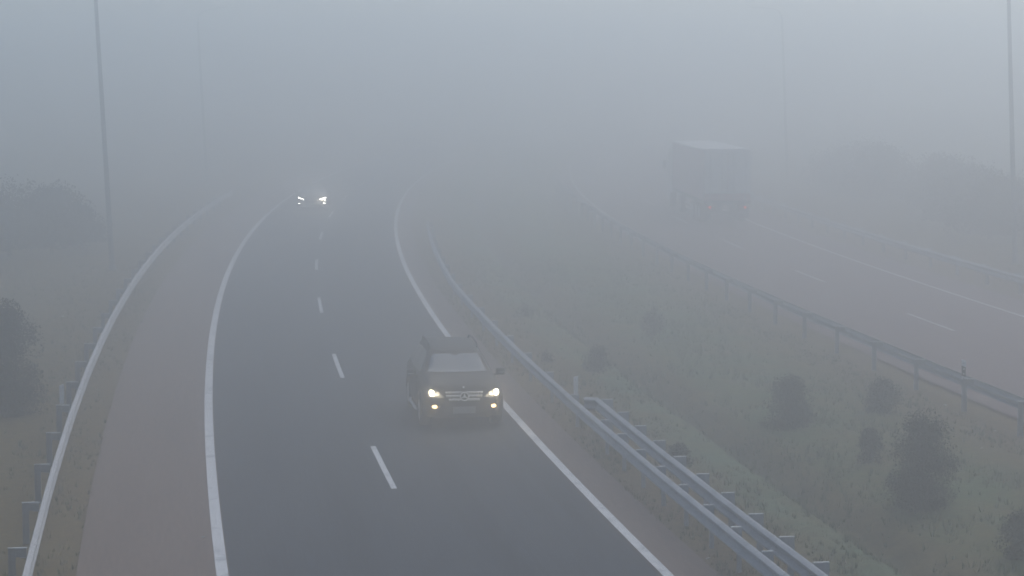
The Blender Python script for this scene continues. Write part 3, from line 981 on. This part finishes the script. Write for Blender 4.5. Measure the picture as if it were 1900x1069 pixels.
def suv(pos, rotz):
    t = thing('car', 'dark SUV with lit headlamps and round star badge driving towards the camera', 'car', pos, rotz)
    st = [(2.40, 0.60, 0.40, 0.62, 0.70, 0.48), (2.385, 0.74, 0.34, 0.70, 0.80, 0.58), (2.33, 0.86, 0.28, 0.84, 0.94, 0.68), (2.20, 0.925, 0.26, 0.93, 1.03, 0.74), (1.95, 0.955, 0.26, 0.98, 1.085, 0.76),
          (1.45, 0.965, 0.26, 1.02, 1.135, 0.76), (1.05, 0.965, 0.26, 1.04, 1.165, 0.76), (0.95, 0.965, 0.26, 1.05, 1.19, 0.80), (0.40, 0.965, 0.26, 1.065, 1.585, 0.66), (0.12, 0.965, 0.26, 1.07, 1.685, 0.625),
          (-0.8, 0.965, 0.26, 1.085, 1.75, 0.635), (-1.6, 0.965, 0.27, 1.10, 1.735, 0.62), (-2.0, 0.955, 0.28, 1.11, 1.67, 0.60), (-2.28, 0.93, 0.30, 1.08, 1.22, 0.70), (-2.36, 0.88, 0.33, 0.96, 1.05, 0.66), (-2.39, 0.74, 0.40, 0.75, 0.85, 0.55)]
    WB = [(1.47, 0.37), (-1.45, 0.37)]
    body, bvh = loft_body(st, 'body', M['car_paint'], t, [(1.47, 0.38, 0.44, 0.98), (-1.45, 0.38, 0.44, 0.98)])
    for (y, r) in WB:
        for sx in (-1, 1):
            wheel(t, sx * 0.845, y, 0.37, 0.255, sx)
    # glass
    patch(bvh, [(-0.795, 1.20), (-0.4, 1.185), (0, 1.18), (0.4, 1.185), (0.795, 1.20), (0.70, 1.515), (0.625, 1.55), (0.10, 1.555), (0.05, 1.515), (-0.05, 1.515), (-0.10, 1.555), (-0.625, 1.55), (-0.70, 1.515)], 'front', 'windscreen', M['glass'], t, rings=6)
    patch(bvh, [(-0.60, 1.20), (0.60, 1.20), (0.52, 1.60), (-0.52, 1.60)], 'rear', 'rear_window', M['glass'], t)
    for sx in (-1, 1):
        patch(bvh, [(0.66, 1.15), (0.30, 1.50), (0.05, 1.585), (-0.36, 1.60), (-0.36, 1.14)], 'side', 'side_window', M['side_glass'], t, side=sx)
        patch(bvh, [(-0.43, 1.14), (-0.43, 1.60), (-1.10, 1.60), (-1.28, 1.15)], 'side', 'side_window', M['side_glass'], t, side=sx)
        patch(bvh, [(-1.38, 1.17), (-1.20, 1.59), (-1.62, 1.57), (-1.90, 1.48), (-2.05, 1.22)], 'side', 'side_window', M['side_glass'], t, side=sx)
        # doors as thin panels with handles
        d1 = patch(bvh, [(0.70, 0.46), (0.72, 0.98), (0.62, 1.05), (-0.38, 1.06), (-0.38, 0.46)], 'side', 'door', M['car_paint'], t, off=0.005, side=sx)
        d2 = patch(bvh, [(-0.41, 0.46), (-0.41, 1.06), (-1.26, 1.06), (-1.30, 0.92), (-0.98, 0.75), (-0.92, 0.46)], 'side', 'door', M['car_paint'], t, off=0.005, side=sx)
        for dd, yy in ((d1, -0.22), (d2, -1.08)):
            h = MB(); h.box((sx * 0.972, yy, 0.95), (0.03, 0.20, 0.03), bevel=0.008)
            h.build('door_handle', M['car_paint'], dd)
        # sill board
        s_ = MB(); s_.tube([(sx * 0.955, 0.92, 0.30), (sx * 0.985, 0.7, 0.29), (sx * 0.985, -0.7, 0.29), (sx * 0.955, -0.92, 0.30)], 0.035, 8)
        s_.build('side_step', M['silver'], t, smooth=True)
        # roof rail
        r_ = MB(); r_.tube([(sx * 0.575, 0.05, 1.66), (sx * 0.58, -0.05, 1.755), (sx * 0.59, -0.9, 1.79), (sx * 0.58, -1.6, 1.765), (sx * 0.57, -1.75, 1.68)], 0.02, 8)
        r_.build('roof_rail', M['trim'], t, smooth=True)
        # mirror
        m_ = MB()
        m_.box((sx * 1.075, 0.66, 1.135), (0.23, 0.12, 0.17), bevel=0.045)
        m_.tube([(sx * 0.92, 0.66, 1.05), (sx * 1.02, 0.66, 1.10)], 0.03, 8)
        mo = m_.build('mirror', M['car_paint'], t, smooth=True)
        i_ = MB(); i_.box((sx * 1.10, 0.722, 1.125), (0.15, 0.012, 0.022), bevel=0.004)
        i_.build('indicator', M['lens'], mo)
        # wheel arch lips
        for (y, r) in WB:
            a_ = MB()
            pts = [(sx * 0.962, y + 0.45 * math.cos(q), 0.38 + 0.45 * math.sin(q)) for q in np.linspace(0.12, math.pi - 0.12, 15)]
            a_.tube(pts, 0.022, 6)
            a_.build('wheel_arch', M['car_paint'], t, smooth=True)
        # head lamps: almond shape rising outwards
        ol = [(sx * 0.46, 0.765), (sx * 0.60, 0.765), (sx * 0.80, 0.785), (sx * 0.855, 0.85), (sx * 0.845, 0.91), (sx * 0.78, 0.945), (sx * 0.68, 0.935), (sx * 0.56, 0.87)]
        hl = patch(bvh, ol, 'front', 'headlight', M['lens'], t, off=0.012, rings=4, bulge=0.012)
        patch(bvh, ellipse(sx * 0.745, 0.86, 0.058, 0.062), 'front', 'headlight_bulb', M['lamp_white'], hl, off=0.042, rings=2, per=2)
        patch(bvh, ellipse(sx * 0.62, 0.845, 0.045, 0.045), 'front', 'headlight_reflector', M['chrome'], hl, off=0.034, rings=2, per=2)
        # fog lamps
        fs_ = patch(bvh, ellipse(sx * 0.69, 0.555, 0.10, 0.065), 'front', 'fog_lamp_surround', M['trim'], t, off=0.006, rings=2, per=2)
        patch(bvh, ellipse(sx * 0.69, 0.56, 0.060, 0.040), 'front', 'fog_lamp', M['lamp_amber'], fs_, off=0.018, rings=2, per=2)
        # bonnet vents
        patch(bvh, [(sx * 0.28, 1.06), (sx * 0.60, 1.05), (sx * 0.62, 1.13), (sx * 0.30, 1.16)], 'top', 'bonnet_vent', M['trim'], t, off=0.004, rings=2)
        # rear lamps
        patch(bvh, [(sx * 0.62, 0.86), (sx * 0.86, 0.86), (sx * 0.84, 1.06), (sx * 0.68, 1.06)], 'rear', 'tail_light', M['red_lens'], t, off=0.01, rings=2)
        # wiper
        w_ = MB(); w_.tube([(sx * 0.10 + 0.05, 1.00, 1.165), (sx * 0.10 + 0.30, 0.92, 1.21), (sx * 0.10 + 0.52, 0.94, 1.215)], 0.010, 6)
        w_.build('wiper', M['trim'], t)
    # grille
    gp = patch(bvh, [(-0.445, 0.915), (-0.2, 0.925), (0.2, 0.925), (0.445, 0.915), (0.43, 0.80), (0.35, 0.70), (-0.35, 0.70), (-0.43, 0.80)], 'front', 'grille', M['trim'], t, off=0.008, rings=3)
    sl_ = MB()

    def front_y(x, z):
        h = bvh.ray_cast(Vector((x, 6, z)), Vector((0, -1, 0)))
        return h[0].y if h[0] is not None else 2.3
    for zz, hw in ((0.893, 0.44), (0.818, 0.425), (0.733, 0.365)):
        pts = [(x, front_y(x, zz) + 0.030, zz) for x in np.linspace(-hw, hw, 13)]
        sl_.tube(pts, 0.017, 6)
        for x in np.linspace(-hw + 0.02, hw - 0.02, 21):
            if abs(x) > 0.10:
                sl_.box((x, front_y(x, zz - 0.028) + 0.020, zz - 0.026), (0.016, 0.02, 0.030))
    sl_.build('grille_slats', M['chrome'], gp, smooth=True)
    # round three-pointed star emblem
    zc = 0.80; yc = front_y(0, zc) + 0.088
    em = MB()
    ring = [(0.096 * math.cos(a), yc, zc + 0.096 * math.sin(a)) for a in np.linspace(0, 2 * math.pi, 33)]
    em.tube(ring, 0.016, 6, caps=False)
    for k in range(3):
        a = math.pi / 2 + k * 2 * math.pi / 3
        c, s_2 = math.cos(a), math.sin(a)
        tip = (0.088 * c, yc, zc + 0.088 * s_2)
        l_ = (-0.026 * s_2, yc, zc + 0.026 * c); r_2 = (0.026 * s_2, yc, zc - 0.026 * c)
        ridge = (0.006 * c, yc + 0.018, zc + 0.006 * s_2)
        em.add([tip, l_, r_2, ridge], [(0, 1, 3), (0, 3, 2), (1, 2, 3), (0, 2, 1)])
    em.build('star_emblem', M['chrome'], gp)
    bk = MB(); bk.lathe([(yc - 0.09, 0.112), (yc - 0.022, 0.110)], 'y', (0, 0, zc), 24); bk.build('emblem_backing', M['trim'], gp)
    patch(bvh, ellipse(0, 0.985, 0.028, 0.016), 'front', 'bonnet_badge', M['chrome'], t, off=0.008, rings=2, per=2)
    # bumper: lower air intake, plate, skid plate
    patch(bvh, [(-0.56, 0.60), (0.56, 0.60), (0.50, 0.42), (-0.50, 0.42)], 'front', 'air_intake', M['trim'], t, off=0.004, rings=3)
    pb = MB(); pb.box((0, 2.425, 0.475), (0.53, 0.02, 0.16), bevel=0.004)
    pb.build('number_plate', M['plate'], t)
    sk = MB(); sk.box((0, 2.24, 0.315), (1.2, 0.20, 0.03), bevel=0.01); sk.build('skid_plate', M['trim'], t)
    for sx in (-1, 1):
        lamp('headlight_beam', t, (sx * 0.745, 2.50, 0.885), 3.0, (1.0, 0.86, 0.62), 0.05)
        lamp('headlight_glow', t, (sx * 0.745, 2.60, 0.87), 5.0 if sx > 0 else 7.5, (1.0, 0.82, 0.52), 0.05, 'POINT')
        lamp('fog_lamp_beam', t, (sx * 0.69, 2.50, 0.56), 2.0, (1.0, 0.66, 0.32), 0.04)
    return t


def hatchback(pos, rotz):
    t = thing('car', 'distant car lost in the fog but for its white headlights', 'car', pos, rotz)
    st = [(2.14, 0.58, 0.34, 0.56, 0.62, 0.46), (2.11, 0.72, 0.26, 0.62, 0.70, 0.56), (2.03, 0.82, 0.22, 0.70, 0.80, 0.64), (1.85, 0.875, 0.20, 0.77, 0.87, 0.69), (1.3, 0.90, 0.20, 0.84, 0.96, 0.70),
          (0.95, 0.905, 0.20, 0.88, 1.02, 0.68), (0.0, 0.905, 0.20, 0.91, 1.40, 0.56), (-0.3, 0.905, 0.20, 0.92, 1.45, 0.56), (-1.0, 0.905, 0.20, 0.94, 1.46, 0.55), (-1.6, 0.90, 0.21, 0.96, 1.38, 0.53), (-1.98, 0.87, 0.24, 0.96, 1.06, 0.60), (-2.08, 0.80, 0.28, 0.80, 0.90, 0.55), (-2.11, 0.66, 0.34, 0.62, 0.70, 0.45)]
    body, bvh = loft_body(st, 'body', M['car_paint2'], t, [(1.32, 0.33, 0.38, 0.92), (-1.28, 0.33, 0.38, 0.92)])
    for y in (1.32, -1.28):
        for sx in (-1, 1): wheel(t, sx * 0.79, y, 0.32, 0.22, sx)
    patch(bvh, [(-0.66, 1.02), (0, 0.99), (0.66, 1.02), (0.54, 1.35), (-0.54, 1.35)], 'front', 'windscreen', M['glass'], t, rings=5)
    patch(bvh, [(-0.52, 1.04), (0.52, 1.04), (0.44, 1.33), (-0.44, 1.33)], 'rear', 'rear_window', M['glass'], t)
    for sx in (-1, 1):
        patch(bvh, [(0.55, 1.0), (0.05, 1.32), (-0.35, 1.36), (-0.35, 0.98)], 'side', 'side_window', M['side_glass'], t, side=sx)
        patch(bvh, [(-0.42, 0.98), (-0.42, 1.36), (-1.2, 1.35), (-1.5, 1.04)], 'side', 'side_window', M['side_glass'], t, side=sx)
        m_ = MB(); m_.box((sx * 0.98, 0.55, 1.0), (0.19, 0.10, 0.13), bevel=0.035); m_.build('mirror', M['car_paint2'], t, smooth=True)
        # light signature: slanted bar that hooks down at the outer end
        hl = patch(bvh, [(sx * 0.40, 0.63), (sx * 0.46, 0.70), (sx * 0.80, 0.79), (sx * 0.83, 0.66), (sx * 0.74, 0.61)], 'front', 'headlight', M['lens'], t, off=0.008, rings=3)
        patch(bvh, [(sx * 0.45, 0.665), (sx * 0.47, 0.70), (sx * 0.81, 0.785), (sx * 0.81, 0.75)], 'front', 'headlight_bar', M['lamp_led'], hl, off=0.02, rings=2)
        patch(bvh, ellipse(sx * 0.745, 0.665, 0.045, 0.035), 'front', 'headlight_bulb', M['lens' if sx > 0 else 'lamp_led'], hl, off=0.02, rings=2, per=2)
        patch(bvh, ellipse(sx * 0.72, 0.435, 0.065, 0.018), 'front', 'fog_lamp', M['lamp_led'], t, off=0.012, rings=2, per=2)
        patch(bvh, [(sx * 0.55, 0.78), (sx * 0.80, 0.78), (sx * 0.78, 0.92), (sx * 0.60, 0.92)], 'rear', 'tail_light', M['red_lens'], t, off=0.008, rings=2)
    patch(bvh, [(-0.36, 0.60), (0.36, 0.60), (0.34, 0.50), (-0.34, 0.50)], 'front', 'grille', M['trim'], t, off=0.006, rings=2)
    pb = MB(); pb.box((0, 2.145, 0.42), (0.52, 0.02, 0.11), bevel=0.004); pb.build('number_plate', M['plate'], t)
    lamp('headlight_beam', t, (0.66, 2.3, 0.70), 15.0, (1.0, 0.9, 0.72), 0.05)
    lamp('headlight_beam', t, (-0.66, 2.42, 0.72), 60.0, (1.0, 0.88, 0.68), 0.05, 'POINT')
    return t


def lorry(pos, rotz):
    """articulated lorry driving away; y forward, rear of the trailer at y = 0"""
    t = thing('lorry', 'pale high lorry trailer with red tail lights driving away in the fog', 'lorry', pos, rotz)
    L_, W_, z0, z1 = 13.6, 2.55, 1.22, 4.0
    fr = MB()
    fr.box((0, L_ / 2, z0 - 0.06), (W_ - 0.02, L_ - 0.04, 0.16), bevel=0.01)
    fr.box((0, L_ - 0.03, (z0 + z1) / 2), (W_ - 0.02, 0.06, z1 - z0 - 0.04), bevel=0.01)
    fr.box((0.45, 5.2, 0.98), (0.14, 10.0, 0.30)); fr.box((-0.45, 5.2, 0.98), (0.14, 10.0, 0.30))
    fr.build('trailer_frame', M['chassis'], t)
    ro = MB(); ro.prism([(-W_ / 2, z1 - 0.10), (W_ / 2, z1 - 0.10), (W_ / 2, z1 - 0.02), (W_ / 2 - 0.25, z1 + 0.015), (-W_ / 2 + 0.25, z1 + 0.015), (-W_ / 2, z1 - 0.02)], 'y', 0.0, L_)
    ro.build('trailer_roof', M['trailer_white'], t)
    for sx in (-1, 1):
        c = MB()
        for k in range(27):
            y0 = 0.12 + k * 0.495
            c.prism([(sx * (W_ / 2 - 0.03), y0), (sx * (W_ / 2 - 0.012 - 0.006 * (k % 2)), y0 + 0.25), (sx * (W_ / 2 - 0.03), y0 + 0.495), (sx * (W_ / 2 - 0.06), y0 + 0.25)], 'z', z0 + 0.03, z1 - 0.10)
        c.build('side_curtain', M['curtain'], t)
        g = MB(); g.box((sx * (W_ / 2 - 0.04), 6.2, 0.75), (0.04, 3.2, 0.12)); g.box((sx * (W_ / 2 - 0.04), 6.2, 0.50), (0.04, 3.2, 0.12)); g.box((sx * (W_ / 2 - 0.04), 5.0, 0.85), (0.04, 0.08, 0.6)); g.box((sx * (W_ / 2 - 0.04), 7.4, 0.85), (0.04, 0.08, 0.6))
        g.build('side_guard', M['silver'], t)
        d = MB(); d.box((sx * W_ / 4, -0.02, (z0 + 0.42 + z1 - 0.12) / 2), (W_ / 2 - 0.05, 0.05, z1 - 0.12 - z0 - 0.42), bevel=0.008)
        dd = d.build('rear_door', M['door_grey'], t)
        rd = MB(); rd.tube([(sx * 0.32, -0.065, z0 + 0.1), (sx * 0.32, -0.065, z1 - 0.2)], 0.02, 8); rd.tube([(sx * 0.95, -0.065, z0 + 0.1), (sx * 0.95, -0.065, z1 - 0.2)], 0.02, 8)
        rd.build('lock_rod', M['silver'], dd)
        hg = MB()
        for zz in (z0 + 0.7, z0 + 1.5, z1 - 0.5): hg.box((sx * (W_ / 2 - 0.05), -0.055, zz), (0.14, 0.02, 0.06))
        hg.build('hinge', M['silver'], dd)
        tl = MB(); tl.box((sx * 0.98, -0.05, 0.90), (0.34, 0.06, 0.13), bevel=0.012)
        tb = tl.build('tail_light', M['red_lens'], t)
        lt = MB(); lt.lathe([(-0.100, 0.04), (-0.076, 0.048)], 'y', (sx * 0.955, 0, 0.90), 16)
        lt.build('tail_light_bulb', M['lamp_red'], tb)
        mf = MB(); mf.box((sx * 1.05, 0.45, 0.55), (0.42, 0.02, 0.55)); mf.build('mud_flap', M['tyre'], t)
        for y in (2.0, 3.3, 4.6):
            wheel(t, sx * 1.06, y, 0.50, 0.38, sx, spokes=8)
        for y in (10.3, 15.2):
            wheel(t, sx * 1.04, y, 0.50, 0.36, sx, spokes=8)
    rp = MB(); rp.box((0, -0.022, z0 + 0.22), (W_ - 0.08, 0.05, 0.36), bevel=0.006); rp.build('rear_panel', M['red_panel'], t)
    ub = MB(); ub.box((0, -0.02, 0.62), (W_ - 0.25, 0.10, 0.12), bevel=0.015); ub.box((0.45, 0.1, 0.78), (0.1, 0.12, 0.3)); ub.box((-0.45, 0.1, 0.78), (0.1, 0.12, 0.3))
    ub.build('rear_bumper', M['chassis'], t)
    ps = MB(); ps.box((0, -0.07, 1.08), (0.52, 0.015, 0.12)); ps.build('number_plate', M['plate'], t)
    # tractor unit
    ch = MB(); ch.box((0.42, 12.9, 0.85), (0.12, 6.2, 0.26)); ch.box((-0.42, 12.9, 0.85), (0.12, 6.2, 0.26)); ch.box((0, 10.3, 0.5), (1.9, 0.16, 0.16)); ch.box((0, 15.2, 0.5), (1.9, 0.16, 0.16)); ch.box((0, 11.0, 1.06), (1.1, 1.0, 0.10))
    ch.build('tractor_chassis', M['chassis'], t)
    cb = MB(); cb.prism([(14.3, 0.95), (14.3, 3.55), (14.9, 3.75), (16.0, 3.2), (16.45, 2.2), (16.5, 0.45), (14.9, 0.45), (14.9, 0.95)], 'x', -1.22, 1.22)
    cabo = cb.build('cab', M['trailer_white'], t)
    ws = MB(); ws.prism([(16.03, 3.05), (16.06, 3.05), (16.45, 2.2), (16.42, 2.2)], 'x', -1.1, 1.1); ws.build('windscreen', M['glass'], cabo)
    for sx in (-1, 1):
        mm = MB(); mm.box((sx * 1.42, 16.2, 2.5), (0.2, 0.12, 0.5), bevel=0.03); mm.tube([(sx * 1.2, 16.1, 2.7), (sx * 1.42, 16.2, 2.7)], 0.02, 6); mm.build('mirror', M['trim'], cabo)
    return t


# dark SUV: front bumper about 53.6 m away, heading along the road towards the camera
fc = Vector(((860.5 - 950) / F_PX * 53.6, 53.6, 0))
s_, o_ = A.so(fc)
th = A.heading(s_ + 1.5)
fwd = Vector((-math.sin(th), -math.cos(th), 0))
suv(fc - fwd * 2.40, -th + math.pi)
# distant car
fd = Vector(((578 - 950) / F_PX * 135, 135, 0))
s2, o2 = A.so(fd)
th2 = A.heading(s2 + 1.5)
hatchback(fd + Vector((math.sin(th2), math.cos(th2), 0)) * 2.14, -th2 + math.pi)
# lorry
fl = Vector(((1350 - 950) / F_PX * 124, 124, 0))
s3, o3 = B.so(fl)
lorry(fl, -B.heading(s3 + 5))

# ------------------------------------------------------------------ fog, sky, sun
HX0, HX1, HY0, HY1, HZ0, HZ1 = -300, 340, -80, 560, -2.0, 14.0
hb = MB(); hb.box(((HX0 + HX1) / 2, (HY0 + HY1) / 2, (HZ0 + HZ1) / 2), (HX1 - HX0, HY1 - HY0, HZ1 - HZ0))
hz = bpy.data.materials.new('haze')
hz.use_nodes = True
nt = hz.node_tree
nt.nodes.clear()
out = nt.nodes.new('ShaderNodeOutputMaterial')
pv = nt.nodes.new('ShaderNodeVolumePrincipled')
pv.inputs['Color'].default_value = (0.970, 0.976, 0.974, 1)
pv.inputs['Density'].default_value = 0.019
pv.inputs['Anisotropy'].default_value = 0.86
nt.links.new(pv.outputs['Volume'], out.inputs['Volume'])
ho = hb.build('haze', hz)
ho['kind'] = 'stuff'

w = bpy.data.worlds.new('World')
SC.world = w
w.use_nodes = True
wn = w.node_tree
bg = wn.nodes['Background']
sky = wn.nodes.new('ShaderNodeTexSky')
sky.sky_type = 'NISHITA'
sky.sun_disc = False
sky.sun_elevation = R(48)
sky.sun_rotation = R(28)
sky.dust_density = 0.7
sky.air_density = 1.0
wn.links.new(sky.outputs['Color'], bg.inputs['Color'])
bg.inputs['Strength'].default_value = 0.084
sl2 = bpy.data.lights.new('sun', 'SUN')
sl2.energy = 1.2
sl2.angle = R(60)
sl2.color = (1.0, 0.93, 0.85)
so = bpy.data.objects.new('sun', sl2)
COL.objects.link(so)
so.rotation_euler = (R(90 - 48), 0, R(180 - 28))

SC.view_settings.view_transform = 'Standard'
SC.view_settings.look = 'None'
SC.view_settings.gamma = 1.0
SC.view_settings.exposure = 0.42
cy = SC.cycles
cy.max_bounces = 8
cy.diffuse_bounces = 3
cy.glossy_bounces = 3
cy.transmission_bounces = 2
cy.volume_bounces = 2
cy.use_denoising = True
cy.sample_clamp_indirect = 6.0
